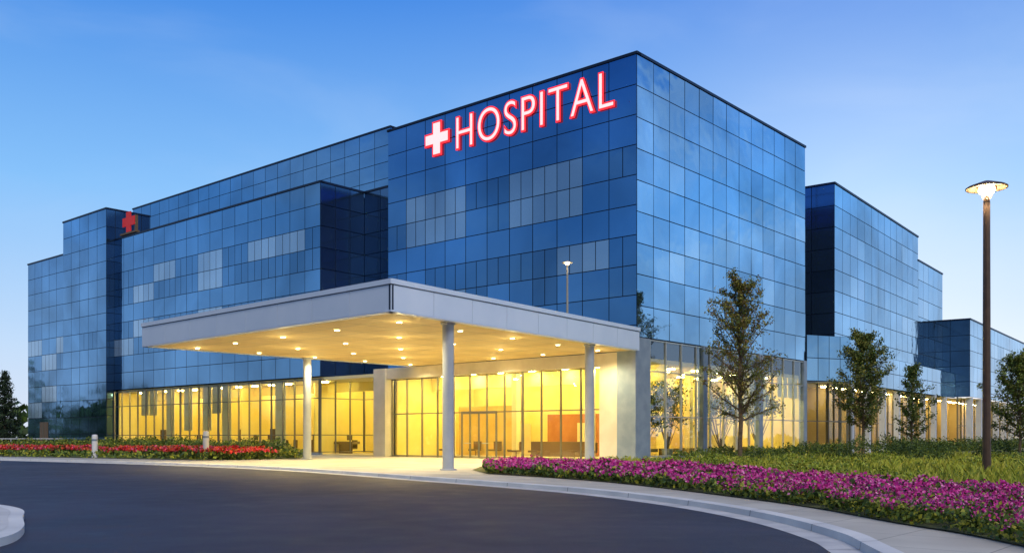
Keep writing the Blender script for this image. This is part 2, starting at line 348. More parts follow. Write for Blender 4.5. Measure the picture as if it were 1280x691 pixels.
roof(F,.1,21.8,.1,20,Hm-.2);roof(F,.1,22,27.6,78.5,Hw-.3);roof(F,4.2,22,20.2,27.6,Hw-.31);roof(F,8.1,22,28.9,70.9,26.1);roof(F,-.7,3.5,59.1,68.1,22.8)
mb.box(F,21.7,22,20.3,78.5,.1,Hw-.35)
mb.obj('roof',[M_roof],HB)
# ground floor interior
mb=MB()
mb.box(F,.3,21.7,.3,19.9,5.62,5.85,1);mb.box(F,.05,21.8,.1,20,.13,.17,2)
mb.box(F,8,21,7,19.8,.17,5.6,0);mb.box(F,21.5,21.7,.3,19.9,.17,5.6,0)
mb.box(F,.4,8,19.6,19.8,.17,5.6,0)
mb.box(F,.3,9,20.3,58.8,5.62,5.85,1);mb.box(F,.05,9,20.3,58.9,.13,.17,2)
mb.box(F,7.2,7.5,20.3,58.9,.17,5.6,0);mb.box(F,.3,7.2,58.6,58.8,.17,5.6,0)
mb.box(F,7.9,7.995,8,12.5,.2,3.0,3);mb.box(F,7.9,7.995,15,17,.2,2.6,3)
mb.box(F,9.5,13,6.9,6.995,.2,2.8,4);mb.box(F,15,17,6.9,6.995,.2,3.8,4)
for b0 in (31,36,41,46.5,52): mb.box(F,2.2,7.2,b0,b0+.15,.17,5.6,0)
random.seed(5)
for b0 in np.arange(28.5,58,1.5):
    r=random.random()
    if r<.35: mb.box(F,7.1,7.19,b0,b0+random.uniform(.8,1.4),.2,random.uniform(2.2,4.5),4 if r<.22 else 3)
for b0 in (14.0,18.0,9.0): mb.box(F,7.85,7.89,b0,b0+.9,.2,2.4,1)
mb.box(F,3.6,3.9,.5,19.5,4.7,5.61,0);mb.box(F,3.4,3.6,20.5,58.5,4.9,5.61,0)
for b0 in (4.9,10.8,16.6): mb.box(F,2.6,3.0,b0,b0+.4,.17,5.61,1)
for a0 in (4.4,9.8,15.6): mb.box(F,a0,a0+.4,2.4,2.8,.17,5.61,1)
mb.box(F,5.6,5.75,13.4,18.8,.17,3.6,4);mb.box(F,5.6,5.75,2.8,6.2,.17,4.2,3)
mb.obj('interior_walls',[M_int,M_ceil,M_floor,M_intred,M_int2],HB)
mb=MB();random.seed(12)
Ln=31.3;ni=21
for i in range(ni):
    if random.random()<.42:
        b0=27.6+Ln*i/ni+.08;zt=5.65;mb.box(F,.28,.31,b0,b0+Ln/ni-.16,random.choice([.4,2.0,2.0,3.4,4.2]),zt)
for i in range(13):
    if random.random()<.4:
        a0=1.2+20.4*i/12.15+.08;mb.box(F,a0,a0+1.5,.32,.35,random.choice([3.2,4.2,5.2]),5.6)
mb.obj('window_blinds',[M_blind],HB)
mb=MB()
def lumi(a,b): mb.box(F,a,a+.34,b,b+.34,5.55,5.61)
for b0 in np.arange(1.8,19.4,2.6):
    for a0 in (1.4,2.8,4.6,6.6): lumi(a0,b0)
for a0 in np.arange(9,21,2.4):
    for b0 in (1.5,3.6,5.4): lumi(a0,b0)
for b0 in np.arange(21.6,58,2.3):
    for a0 in ((1.2,5.2) if b0>28 else (4.9,6.2)): lumi(a0,b0)
mb.obj('ceiling_luminaires',[M_lum],HB)
mb=MB()
random.seed(3)
for k in range(40):
    b0=random.uniform(28.5,58);a0=random.uniform(1.2,5);t=random.choice('dcp')
    if t=='d': mb.box(F,a0,a0+.8,b0,b0+1.8,.9,1.1);mb.box(F,a0+.1,a0+.15,b0+.1,b0+1.7,.17,.9);mb.box(F,a0+.4,a0+.45,b0+.5,b0+1.1,1.2,1.6)
    elif t=='c': mb.box(F,a0,a0+.6,b0,b0+.6,.5,.62);mb.box(F,a0+.55,a0+.62,b0,b0+.6,.62,1.2);mb.box(F,a0,a0+.05,b0,b0+.05,.17,.5);mb.box(F,a0+.5,a0+.55,b0+.5,b0+.55,.17,.5)
    elif k%3==0: mb.box(F,a0,a0+.5,b0,b0+1.0,.17,2.1)
for k in range(9):
    b0=3+k*1.9;a0=random.uniform(2,5);
    mb.box(F,a0,a0+.6,b0,b0+.7,.5,.62);mb.box(F,a0+.55,a0+.62,b0,b0+.7,.62,1.15);mb.box(F,a0,a0+.05,b0,b0+.05,.17,.5)
mb.box(F,5.5,6.3,8,12,.17,1.15)
for k in range(7):
    a0=2+k*2.6;mb.box(F,a0,a0+1.4,2.4,3.1,.55,.75);mb.box(F,a0,a0+.1,2.4,3.1,.17,.55)
mb.obj('interior_furniture',[M_dark],HB)
gl=MB();mu_=MB()
def glaze(F,p0,p1,z0,z1,step,trans,wd=.06,gm=0,mm=0):
    A=np.array(F(*p0)[:2]);B=np.array(F(*p1)[:2]);Ln=np.linalg.norm(B-A);t=(B-A)/Ln;n=np.array([t[1],-t[0]])
    ni=round(Ln/step)
    for i in range(ni):
        a=A+t*(Ln*i/ni);b=A+t*(Ln*(i+1)/ni);e1=n*random.uniform(-.006,.006);e2=n*random.uniform(-.006,.006)
        gl.face([(*(a+e1),z0),(*(b+e2),z0),(*(b-e1),z1),(*(a-e2),z1)],gm)
    for i in range(ni+1):
        p=A+t*(Ln*i/ni);h=t*wd/2*(1.8 if i%4==0 else 1)
        mu_.prism([tuple(p-h+n*.08),tuple(p+h+n*.08),tuple(p+h-n*.05),tuple(p-h-n*.05)],z0,z1,mm)
    for z in trans:
        P=[A+n*.06,B+n*.06,B-n*.03,A-n*.03];mu_.prism([tuple(q) for q in P],z-.03,z+.03,mm)
glaze(F,(0,19.6),(0,2.3),.15,5.35,1.45,(.22,3.0,5.3))
glaze(F,(1.2,0),(21.6,0),.35,6.85,1.68,(.4,2.6,5.1,6.8),gm=1,mm=1)
glaze(F,(0,58.9),(0,27.6),.3,5.75,1.5,(.35,1.6,4.3,5.7))
glaze(F,(0,27.5),(4.17,27.5),.3,5.75,1.4,(.35,1.6,4.3,5.7))
glaze(F,(4.17,27.5),(4.17,20.1),.3,5.75,1.5,(.35,1.6,4.3,5.7))
for b0 in (10.1,11.55,13.0):
    mu_.box(F,-.14,-.085,b0-.06,b0+.06,.17,2.95)
mu_.box(F,-.14,-.085,10.04,13.06,2.9,3.06)
for b0 in (10.7,12.2): mu_.box(F,-.18,-.15,b0,b0+.55,1.05,1.1,1)
gl.obj('shopfront_glazing',[M_clear,M_clear2],HB);mu_.obj('mullions',[M_mul,M_alm],HB)
mb=MB()
mb.box(F,-.35,.25,20.0,21.2,.1,6.1,0)
mb.box(F,-.22,.25,2.3,19.99,5.37,6.1,0)
mb.box(F,-.25,.3,1.1,2.3,.1,6.1,0)
mb.box(F,-.30,1.15,-.12,1.09,.1,6.85,1)
mb.box(F,1.15,21.9,-.05,.2,.1,.34,1);mb.box(F,-.05,.2,27.5,59,.1,.3,1)
for a0 in (7.0,14.4,21.4): mb.box(F,a0,a0+.5,-.14,.25,.1,6.9,1)
mb.box(F,-.05,.2,20.1,20.35,.1,5.9,1)
mb.obj('piers_and_lintel',[M_cream,M_grey],HB)
mb=MB();mb.box(F,-.08,.0,73.6,75.4,.1,3.0,0);mb.box(F,-.12,-.07,74.45,74.55,.1,2.9,1);mb.obj('side_door',[M_dark,M_mul],HB)
# ------------------------------------------------------------------ right wing
F2=Frame((24.05,69.9),37.3)
mb=MB()
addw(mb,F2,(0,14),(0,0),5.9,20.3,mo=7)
R=dict(mo=4,tilt=.003,split=False)
addw(mb,F2,(0,0),(23.8,0),7.6,20.3,pick=pick_wing(.6),**R)
addw(mb,F2,(23.8,0),(33.4,0),7.6,18.1,pick=pick_wing(.61),**R)
addw(mb,F2,(23.8,0),(23.8,14),18.1,20.3)
addw(mb,F2,(33.4,3),(33.4,-2.6),5.5,13.3,mo=7)
addw(mb,F2,(33.4,-2.6),(95,-2.6),5.5,13.3,pick=pick_wing(.62),**R)
addw(mb,F2,(33.4,0),(33.4,14),13.3,18.1)
mb.obj('east_wing_curtain_wall',WM,HB)
mb=MB()
for a,b_,z in [((0,14),(0,0),20.3),((0,0),(23.8,0),20.3),((23.8,0),(33.4,0),18.1),((23.8,0),(23.8,14),20.3),((33.4,3),(33.4,-2.6),13.3),((33.4,-2.6),(95,-2.6),13.3),((33.4,0),(33.4,14),18.1)]: cope(F2,a,b_,z)
mb.obj('east_wing_coping',[M_cope],HB)
mb=MB();roof(F2,.1,23.7,.1,14,20.1);roof(F2,23.8,33.3,.1,14,17.9);roof(F2,33.5,95,-2.5,14,13.1)
mb.box(F2,0,95,13.9,14.2,.1,13);mb.obj('east_wing_roof',[M_roof],HB)
mb=MB()
pA=F(21.95,-.1)
F3=Frame((pA[0],pA[1]),math.degrees(math.atan2(F2(0,-1.2)[0]-pA[0],F2(0,-1.2)[1]-pA[1])))
Lk=math.hypot(F2(0,-1.2)[0]-pA[0],F2(0,-1.2)[1]-pA[1])
addw(mb,F3,(0,0),(Lk,0),5.5,8.8,pw=1.2,**R)
addw(mb,F2,(0,-1.2),(33.3,-1.2),5.4,7.9,pw=1.9,rh=1.25,**R)
mb.face([F2(0,-1.2,7.9),F2(33.3,-1.2,7.9),F2(33.3,.2,7.9),F2(0,.2,7.9)],3)
mb.obj('podium_band',WM,HB)
gl=MB();mu_=MB()
glaze(F3,(0,.1),(Lk,.1),.2,5.5,1.2,(.3,2.6,5.4))
glaze(F2,(0,.6),(33.4,.6),.2,5.5,1.6,(.3,2.6,5.4))
glaze(F2,(33.4,-1.4),(90,-1.4),.2,5.5,1.6,(.3,2.6,5.4))
gl.obj('east_wing_glazing',[M_clear],HB);mu_.obj('east_wing_mullions',[M_mul],HB)
mb=MB()
mb.box(F2,-3,33,4.5,4.7,.1,5.6,0);mb.box(F2,33.4,90,2.5,2.7,.1,5.6,0);mb.box(F2,-3,33.4,-.9,4.7,5.35,5.38,1);mb.box(F2,33.4,90,-2.5,2.5,5.35,5.38,1)
mb.box(F2,-3,90,-1.1,4.5,.13,.16,2)
for t in np.arange(3,88,5.5): mb.box(F2,t,t+.15,1.2,4.4 if t<33 else 2.4,.17,5.3,0)
mb.obj('east_wing_interior',[noise_mat('east_interior',(.62,.46,.20),(.72,.56,.28),.4),M_ceil,M_floor],HB)
mb=MB()
for t in np.arange(.2,33.4,4.15): mb.box(F2,t,t+.4,-1.25,-.8,.1,5.4,0)
for t in np.arange(34,94,4.6): mb.box(F2,t,t+.5,-2.65,-2.1,.1,5.45,0)
mb.obj('east_wing_columns',[noise_mat('white_column',(.55,.58,.64),(.62,.66,.72),1)],HB)
mb=MB()
for t in np.arange(1.5,90,2.4): mb.box(F2,t,t+.35,1.2,1.55,5.26,5.33)
mb.obj('east_wing_luminaires',[new_mat('luminaire_dim',(1,.9,.7),.5,emis=(1,.82,.40),estr=85)],HB)
mb=MB()
for (t,b0,w_,h_) in ((7,4,2.6,1.5),(17.5,3,2.2,1.4),(20.5,5,1.6,1.8)):
    mb.box(F2,t,t+w_,b0,b0+2,20.1,20.3+h_);mb.box(F2,t+.2,t+w_-.2,b0+.2,b0+1.8,20.3+h_,20.45+h_);
    for k in range(5): mb.box(F2,t-.03,t,b0+.1,b0+1.9,20.6+k*.22,20.7+k*.22)
mb.obj('rooftop_hvac_units',[M_alu],HB)
# ------------------------------------------------------------------ sign
HS=empty('hospital_sign')
M_white=new_mat('sign_face',(1,.75,.75),.5,emis=(1,.50,.49),estr=1.2)
M_red=new_mat('sign_red_halo',(.6,.02,.02),.5,emis=(1,.025,.035),estr=1.35)
def text_mesh(off,ext,body='HOSPITAL'):
    cu=bpy.data.curves.new('t','FONT');cu.body=body;cu.size=2.5;cu.extrude=ext;cu.offset=off;cu.space_character=1.12
    o=bpy.data.objects.new('t',cu);COL.objects.link(o);dg=bpy.context.evaluated_depsgraph_get();me=bpy.data.meshes.new_from_object(o.evaluated_get(dg))
    bpy.data.objects.remove(o);return me
base=text_mesh(0,.04);xs=[v.co.x for v in base.vertices];ys=[v.co.y for v in base.vertices]
x0,x1,y0,y1=min(xs),max(xs),min(ys),max(ys)
bL,bR,zb,zt=13.5,1.42,19.66,21.72
def place(me,name,mat,a,parent):
    for v in me.vertices:
        x,y,z=v.co;b=bL+(x-x0)/(x1-x0)*(bR-bL);zz=zb+(y-y0)/(y1-y0)*(zt-zb);v.co=F(a-z,b,zz)
    me.materials.clear();me.materials.append(mat);me.name=name
    o=bpy.data.objects.new(name,me);COL.objects.link(o);o.parent=parent;return o
place(text_mesh(.045,.03),'letter_halo',M_red,-.10,HS)
place(text_mesh(-.036,.012),'letter_faces',M_white,-.145,HS)
def cross(a0,a1,arm,tk,mat,name):
    mb=MB();cb,cz=15.25,20.75
    pts=[(-tk,-arm),(tk,-arm),(tk,-tk),(arm,-tk),(arm,tk),(tk,tk),(tk,arm),(-tk,arm),(-tk,tk),(-arm,tk),(-arm,-tk),(-tk,-tk)]
    f=[F(a0,cb-p[0],cz+p[1]) for p in pts];bk2=[F(a1,cb-p[0],cz+p[1]) for p in pts]
    mb.face(f);mb.face(list(reversed(bk2)))
    for k in range(12): mb.face([f[k],bk2[k],bk2[(k+1)%12],f[(k+1)%12]])
    return mb.obj(name,[mat],HS)
cross(-.13,-.06,1.12,.42,M_red,'cross_halo');cross(-.165,-.135,1.0,.30,M_white,'cross_face')
mb=MB()
for b0 in np.arange(1.8,16.2,1.2): mb.tube(F(-.08,b0,20.6),F(.02,b0,20.6),.03,.03,6)
mb.obj('standoffs',[M_joint],HS)
rs=MB();rs.box(F,-.15,.25,54.6,57.6,20.33,20.5,1)
rs.box(F,-.1,.0,55.7,56.5,20.5,22.4,0);rs.box(F,-.102,.002,55.0,57.2,21.1,21.9,0);rs.box(F,.01,.3,55,55.12,20.5,22,1)
rs.obj('roof_cross_sign',[new_mat('red_sign',(.4,.015,.015),.5,emis=(1,.03,.03),estr=.22),M_dark])
# ------------------------------------------------------------------ canopy
EC=empty('entrance_canopy')
Kc=(-4.46,34.6);Rc=(6.85,50.35);Lc=(-19.1,48.4)
Bl=F(-.06,17.6)[:2]
zs,zt_=6.13,7.32
mb=MB();mb.prism([(-4.40,34.75),(6.7,50.3),F(-.34,.1)[:2],F(-.1,17.5)[:2],(-18.95,48.4)],zs,zt_-.05,0,mside=0,mbot=1)
mb.obj('canopy_slab',[M_roof,M_soffit],EC)
mb=MB()
def fascia(A,B,z0,z1,seg,m=0):
    A=np.array(A[:2]);B=np.array(B[:2]);Ln=np.linalg.norm(B-A);t=(B-A)/Ln;n=np.array([t[1],-t[0]]);k=round(Ln/seg)
    for i in range(k):
        a=A+t*(Ln*i/k+.014);b=A+t*(Ln*(i+1)/k-.014)
        mb.prism([tuple(a),tuple(b),tuple(b-n*.08),tuple(a-n*.08)],z0+.02,z1-.22,m)
    mb.prism([tuple(A+n*.05-t*.03),tuple(B+n*.05+t*.03),tuple(B-n*.3),tuple(A-n*.3)],z1-.19,z1,m)
    mb.prism([tuple(A-n*.035),tuple(B-n*.035),tuple(B-n*.12),tuple(A-n*.12)],z0+.05,z1-.2,1)
    mb.prism([tuple(A+n*.0),tuple(B),tuple(B-n*.35),tuple(A-n*.35)],z0-.03,z0+.012,m)
fascia(Kc,Rc,zs,zt_,2.4);fascia(Lc,Kc,zs,zt_,2.4);fascia(Bl,Lc,zs,zt_,2.4)
mb.obj('fascia',[M_alu,M_joint],EC)
for nme,(x,y) in {'column_1':(-2.6,38.2),'column_2':(3.9,47.2),'column_3':(-12.1,55.4)}.items():
    mb=MB();mb.lathe((x,y,.12),[(0,0),(.34,0),(.34,.05),(.24,.06),(.235,.1),(.235,5.9),(.30,5.92),(.30,6.0)],28)
    mb.obj(nme,[M_col],EC,smooth=False)
sj=MB();dl=MB()
def bil(s,t):
    return np.array(Kc)*(1-s)*(1-t)+np.array(Rc)*s*(1-t)+np.array(Lc)*(1-s)*t+np.array(Bl)*s*t
for s_ in np.linspace(.1,.9,9):
    a=bil(s_,.02);b=bil(s_,.98);t=(b-a)/np.linalg.norm(b-a);n=np.array([t[1],-t[0]])*.018
    sj.face([(*(a-n),zs-.004),(*(b-n),zs-.004),(*(b+n),zs-.004),(*(a+n),zs-.004)])
for t_2 in np.linspace(.1,.9,9):
    a=bil(.02,t_2);b=bil(.98,t_2);t=(b-a)/np.linalg.norm(b-a);n=np.array([t[1],-t[0]])*.018
    sj.face([(*(a-n),zs-.008),(*(b-n),zs-.008),(*(b+n),zs-.008),(*(a+n),zs-.008)])
sj.obj('soffit_joints',[M_mul],EC)
for i,s_ in enumerate((.12,.32,.52,.72,.92)):
    for j,t_2 in enumerate((.10,.31,.52,.73,.92)):
        p=bil(s_,t_2)
        dl.lathe((p[0],p[1],zs-.05),[(0,0),(.11,0),(.14,.01),(.15,.045)],14,m=[0,1,1])
        if (i+j)%2==0:
            l=bpy.data.lights.new('downlight','SPOT');l.energy=1250;l.color=(1,.80,.40);l.shadow_soft_size=.10;l.spot_size=math.radians(150);l.spot_blend=.8
            o=bpy.data.objects.new('downlight',l);COL.objects.link(o);o.location=(p[0],p[1],zs-.08);o.parent=EC
            l=bpy.data.lights.new('soffit_fill','POINT');l.energy=18;l.color=(1,.74,.30);l.shadow_soft_size=.06  # added fill hanging below the soffit to brighten it, no fitting there
            o=bpy.data.objects.new('soffit_fill',l);COL.objects.link(o);o.location=(p[0],p[1],zs-.5);o.parent=EC
dl.obj('downlight_fittings',[M_bulb,M_alu],EC)
# ------------------------------------------------------------------ street lamps
M_pole=noise_mat('bronze_pole',(.07,.04,.028),(.10,.06,.04),3,rough=.45)
M_lamp=new_mat('lamp_lens',(1,.9,.7),.4,emis=(1,.78,.42),estr=18)
def lamp(x,y,h,power,z0=0,sc=1.0,pole=None):
    e=empty('street_lamp',(x,y,z0));P=pole or M_pole
    mb=MB();mb.lathe((0,0,.1),[(0,0),(.24*sc,0),(.24*sc,.06),(.17*sc,.10),(.14*sc,.14),(.135*sc,1.2),(.11*sc,h-.75*sc),(.06*sc,h-.6*sc),(.06*sc,h-.45*sc)],16)
    for k in range(4):
        t=k*math.pi/2+.4;mb.tube((.2*sc*math.cos(t),.2*sc*math.sin(t),.12),(.2*sc*math.cos(t),.2*sc*math.sin(t),.22),.02,.02,6,caps=True)
    for k in range(3):
        t=k*2*math.pi/3;mb.tube((.06*sc*math.cos(t),.06*sc*math.sin(t),h-.65*sc),(.34*sc*math.cos(t),.34*sc*math.sin(t),h-.14*sc),.018,.018,6)
    mb.obj('pole',[P],e)
    mb=MB();mb.lathe((0,0,h-.2*sc),[(r*sc,z*sc) for r,z in [(.0,.26),(.10,.25),(.30,.18),(.58,.08),(.66,.03),(.66,-.01),(.60,0),(.30,.06),(.0,.08)]],32);mb.obj('shade',[P],e,smooth=True)
    mb=MB();mb.lathe((0,0,h-.45*sc),[(r*sc,z*sc) for r,z in [(0,0),(.12,.02),(.22,.08),(.27,.18),(.25,.27),(.0,.30)]],20);mb.obj('lens',[M_lamp],e,smooth=True)
    l=bpy.data.lights.new('lamp_light','POINT');l.energy=power;l.color=(1,.76,.42);l.shadow_soft_size=.2;o=bpy.data.objects.new('lamp_light',l);COL.objects.link(o);o.parent=e;o.location=(0,0,h-.62*sc)
    return e
lamp(16.2,32,10.15,1800)
lamp(2.83,48,3.3,25,z0=7.15,sc=.42,pole=new_mat('reflected_lamp_pole',(.35,.33,.28),.4))  # added stand-in for a lamp reflected in the facade glass
# ------------------------------------------------------------------ bollards
M_bol=new_mat('white_bollard',(.75,.76,.78),.4)
for x,y,h in ((-26.7,60,1.5),(-18.6,57,1.7)):
    mb=MB();mb.lathe((x,y,.12),[(0,0),(.22,0),(.22,.03),(.18,.04),(.18,h-.12),(.16,h-.03),(.07,h),(0,h)],18,m=0)
    mb.lathe((x,y,.12),[(.183,h-.42),(.188,h-.41),(.188,h-.3),(.183,h-.29)],18,m=1);mb.obj('bollard',[M_bol,M_grey],smooth=False)
# ------------------------------------------------------------------ vegetation
def leafm(name,c,rough=.6):
    return new_mat(name,c,rough,spec=.3)
G1=leafm('leaf_dark',(.040,.075,.020));G2=leafm('leaf_mid',(.085,.14,.028));G3=leafm('leaf_light',(.20,.26,.035));G4=leafm('leaf_yellow',(.38,.38,.045))
P1=leafm('petal_magenta',(.56,.02,.26));P2=leafm('petal_pink',(.76,.10,.42));P3=leafm('petal_purple',(.32,.012,.20));P4=leafm('petal_pale',(.82,.30,.54))
R1=leafm('petal_red',(.68,.03,.03));R2=leafm('petal_coral',(.80,.14,.07));R3=leafm('petal_rose',(.75,.10,.25))
M_bark=noise_mat('bark',(.08,.055,.04),(.15,.11,.07),6,rough=.9)
M_mulch=noise_mat('mulch_soil',(.07,.08,.03),(.17,.18,.06),2,rough=.95,bump=.6,bscale=20,detail=8)
lower=[(4.4,2),(6.0,8),(6.35,12.4),(6.05,14.8),(5.55,19),(3.45,26.4),(1.5,30.6),(-.9,34.2)]
upper=[(-1.3,41),(1.5,41),(4,39),(7.1,32),(8.96,22.8),(10.1,18.5),(11.2,14),(11.4,8),(10,2)]
lowc=[tuple(p) for p in catmull(lower,5)]
sheet('planting_bed',lowc+[(-1.6,38),(-1.4,42),(4.9,46.6),(6.9,50.2),F(0,-.2)[:2],F(22,-.2)[:2],F2(0,-1.4)[:2],F2(95,-3)[:2],(150,140),(150,0)],.15,M_mulch)
fb=lowc[:]+[tuple(p) for p in catmull(upper,4)]
n=95000;Q=sample_poly(fb,n,True)
hgt=.32+.15*fnoise(Q[:,0],Q[:,1],2.2)+.10*fnoise(Q[:,0],Q[:,1],6.5,1)
den=fnoise(Q[:,0],Q[:,1],3.1,2)+.6*fnoise(Q[:,0],Q[:,1],8,4)
isf=(rng.random(n)<np.clip(.56+.5*den,.04,.92))
z=np.where(isf,hgt+rng.uniform(-.07,.05,n),hgt*rng.uniform(.2,1.0,n))+.14
sz=np.where(isf,rng.uniform(.04,.075,n),rng.uniform(.06,.13,n))*np.clip(Q[:,1]/18,.8,1.9)
mi=np.where(isf,4+rng.choice(4,n,p=[.45,.32,.11,.12]),rng.choice(4,n,p=[.22,.36,.27,.15]))
leaf_mesh('magenta_flower_bed',np.column_stack([Q,z]),sz,mi,[G1,G2,G3,G4,P1,P2,P3,P4],aspect=.85)
rim=[tuple(p) for p in catmull(lower,5)]
rim2=[(p[0]+1.1,p[1]+.3) for p in rim][::-1];n=15000;Q=sample_poly(rim+rim2,n,True);msk=fnoise(Q[:,0],Q[:,1],2.5,5)>-.1;Q=Q[msk];n=len(Q)
leaf_mesh('border_groundcover',np.column_stack([Q,.15+rng.uniform(0,.32,n)*(1+.5*fnoise(Q[:,0],Q[:,1],5,2))]),rng.uniform(.05,.12,n),rng.choice(4,n,p=[.10,.27,.35,.28]),[G1,G2,G3,G4],aspect=.6)
def blades(name,poly,n,h0,h1,mats,wd=.03,near=True,z0=.14):
    Q=sample_poly(poly,n,near);cl=fnoise(Q[:,0],Q[:,1],1.3,1)+.6*fnoise(Q[:,0],Q[:,1],4.2,3)
    h=rng.uniform(h0,h1,n)*(1+.4*cl);an=rng.uniform(0,2*np.pi,n);le=rng.uniform(.1,.7,n)*h;la=rng.uniform(0,2*np.pi,n)
    sc=wd*np.clip(Q[:,1]/25,.6,2);dx=np.cos(an)*sc;dy=np.sin(an)*sc
    A=np.column_stack([Q[:,0]-dx,Q[:,1]-dy,np.full(n,z0)]);B=np.column_stack([Q[:,0]+dx,Q[:,1]+dy,np.full(n,z0)])
    Cc=np.column_stack([Q[:,0]+dx*.7+le*.4*np.cos(la),Q[:,1]+dy*.7+le*.4*np.sin(la),z0+h*.6]);D=np.column_stack([Q[:,0]+le*np.cos(la),Q[:,1]+le*np.sin(la),z0+h])
    V=np.stack([A,B,Cc,D],1).reshape(-1,3)
    midx=np.clip((cl*1.2+rng.normal(0,.7,n)+len(mats)/2).astype(int),0,len(mats)-1)
    return quadmesh(name,V,n,mats,midx)
gp=[tuple(p) for p in catmull(upper,4)][:-1]+[(40,8),(60,30),(60,60),(33,66),(22,62),(14,53),(7.5,48.6),(3.5,44.5)]
blades('ornamental_grass',gp,85000,.20,.42,[G2,G3,leafm('grass_yellow_green',(.36,.40,.04)),G4,leafm('grass_straw',(.50,.46,.09))],wd=.028)
def clump(cx,cy,r,h,n,z0=.12):
    d=rng.normal(size=(n,3));d/=np.linalg.norm(d,axis=1)[:,None];d[:,2]=np.abs(d[:,2]);rad=rng.uniform(.72,1.03,n)**.7
    bump=1+.14*np.sin(d[:,0]*7+cx)+.12*np.sin(d[:,1]*9+cy)+.1*np.sin(d[:,2]*11+cx*2)
    return np.column_stack([cx+d[:,0]*r*rad*bump,cy+d[:,1]*r*rad*bump,z0+d[:,2]*h*rad*bump])
def shrubs(name,items,mats,p,dens=420,size=.11,asp=.6):
    Cs=[];Ms=[]
    for x,y,r,h in items:
        c=clump(x,y,r,h,int(dens*r*r+60));Cs.append(c);q=np.array(p)*(1+rng.uniform(-.5,.5,len(p)));q/=q.sum();Ms.append(rng.choice(len(mats),len(c),p=q))
    C=np.concatenate(Cs);n=len(C)
    return leaf_mesh(name,C,rng.uniform(size*.6,size*1.3,n),np.concatenate(Ms),mats,aspect=asp)
MD=sample_poly([tuple(p) for p in catmull(upper,4)][:-1]+[(30,14),(42,34),(36,48),(14,47),(7.5,47),(3.5,43)],130,False)
shrubs('groundcover_shrubs',[(x,y,random.uniform(.45,.95),random.uniform(.38,.68)) for x,y in MD],[G2,G3,G4,leafm('leaf_lime',(.32,.40,.04))],[.2,.30,.20,.30],dens=620,size=.10)
it=[]
for a0 in np.arange(2.5,24,1.5): it.append((*F(a0+random.uniform(-.4,.4),-1.6+random.uniform(-.5,.3))[:2],random.uniform(.7,1.0),random.uniform(.55,.9)))
for a0 in np.arange(0,60,1.9): it.append((*F2(a0,-3.6+random.uniform(-.5,.5))[:2],random.uniform(.8,1.3),random.uniform(.8,1.25)))
shrubs('hedge',it,[G1,G2,G3],[.35,.42,.23],dens=520,size=.15)
it=[(10.2,50.2,.75,.75),(14.5,49,1.0,.85),(16,50,1.1,1.05),(17.6,49.2,.9,.8),(19.6,53,1.3,1.35),(21.8,52,1.1,1.1),(24,54,1.3,1.2),(27,52,1.2,1.2),(29.5,50,1.2,1.1),(12.3,47.5,.7,.6),(8.7,48.6,.6,.55),(20.5,46,.9,.7),(25,45,1.0,.7),(31,46,1.1,.8),(22.8,56,1.4,1.5)]
for k,x in enumerate(it): shrubs('shrub',[x],[G1,G2,G3],[.6,.32,.08] if k%2 else [.3,.45,.25],dens=1000,size=.11)
lb=[F(-1.2,27.5)[:2],F(-1.2,72)[:2],(-60,84),(-44,70),(-34,63.2),(-26,58.8),(-17.5,53.5),(-13,57.5)]
sheet('planting_bed',lb,.152,M_mulch)
it=[]
for b0 in np.arange(28.5,74,1.4):
    for a0 in (-2.4,-4.2,-6.0):
        if a0<-5 and random.random()<.4: continue
        it.append((*F(a0+random.uniform(-.5,.5),b0+random.uniform(-.5,.5))[:2],random.uniform(.8,1.3),random.uniform(.75,1.3)))
shrubs('hedge',it,[G1,G2,G3,G4],[.16,.34,.34,.16],dens=330,size=.19)
Q=sample_poly(lb,17000);n=len(Q);leaf_mesh('groundcover',np.column_stack([Q,.15+rng.uniform(0,.4,n)]),rng.uniform(.15,.3,n),rng.choice(4,n,p=[.15,.3,.35,.2]),[G1,G2,G3,G4])
for rp_ in ([(-27.4,62.4),(-16.2,54.0),(-14.0,56.6),(-25.8,66.8)],[(-42.5,70.3),(-29.8,63.9),(-28.9,67.4),(-42,75)]):
    Q=sample_poly(rp_,13000);n=len(Q);h=.62+.2*fnoise(Q[:,0],Q[:,1],2.4)
    pt=fnoise(Q[:,0],Q[:,1],1.6,4);isf=rng.random(n)<np.clip(.60+.5*pt,.12,.88);leaf_mesh('red_flower_bed',np.column_stack([Q,.15+np.where(isf,h*rng.uniform(.7,1,n),h*rng.random(n))]),rng.uniform(.1,.2,n),np.where(isf,3+rng.choice(3,n,p=[.5,.3,.2]),rng.integers(0,3,n)),[G1,G2,G3,R1,R2,R3],aspect=.85)
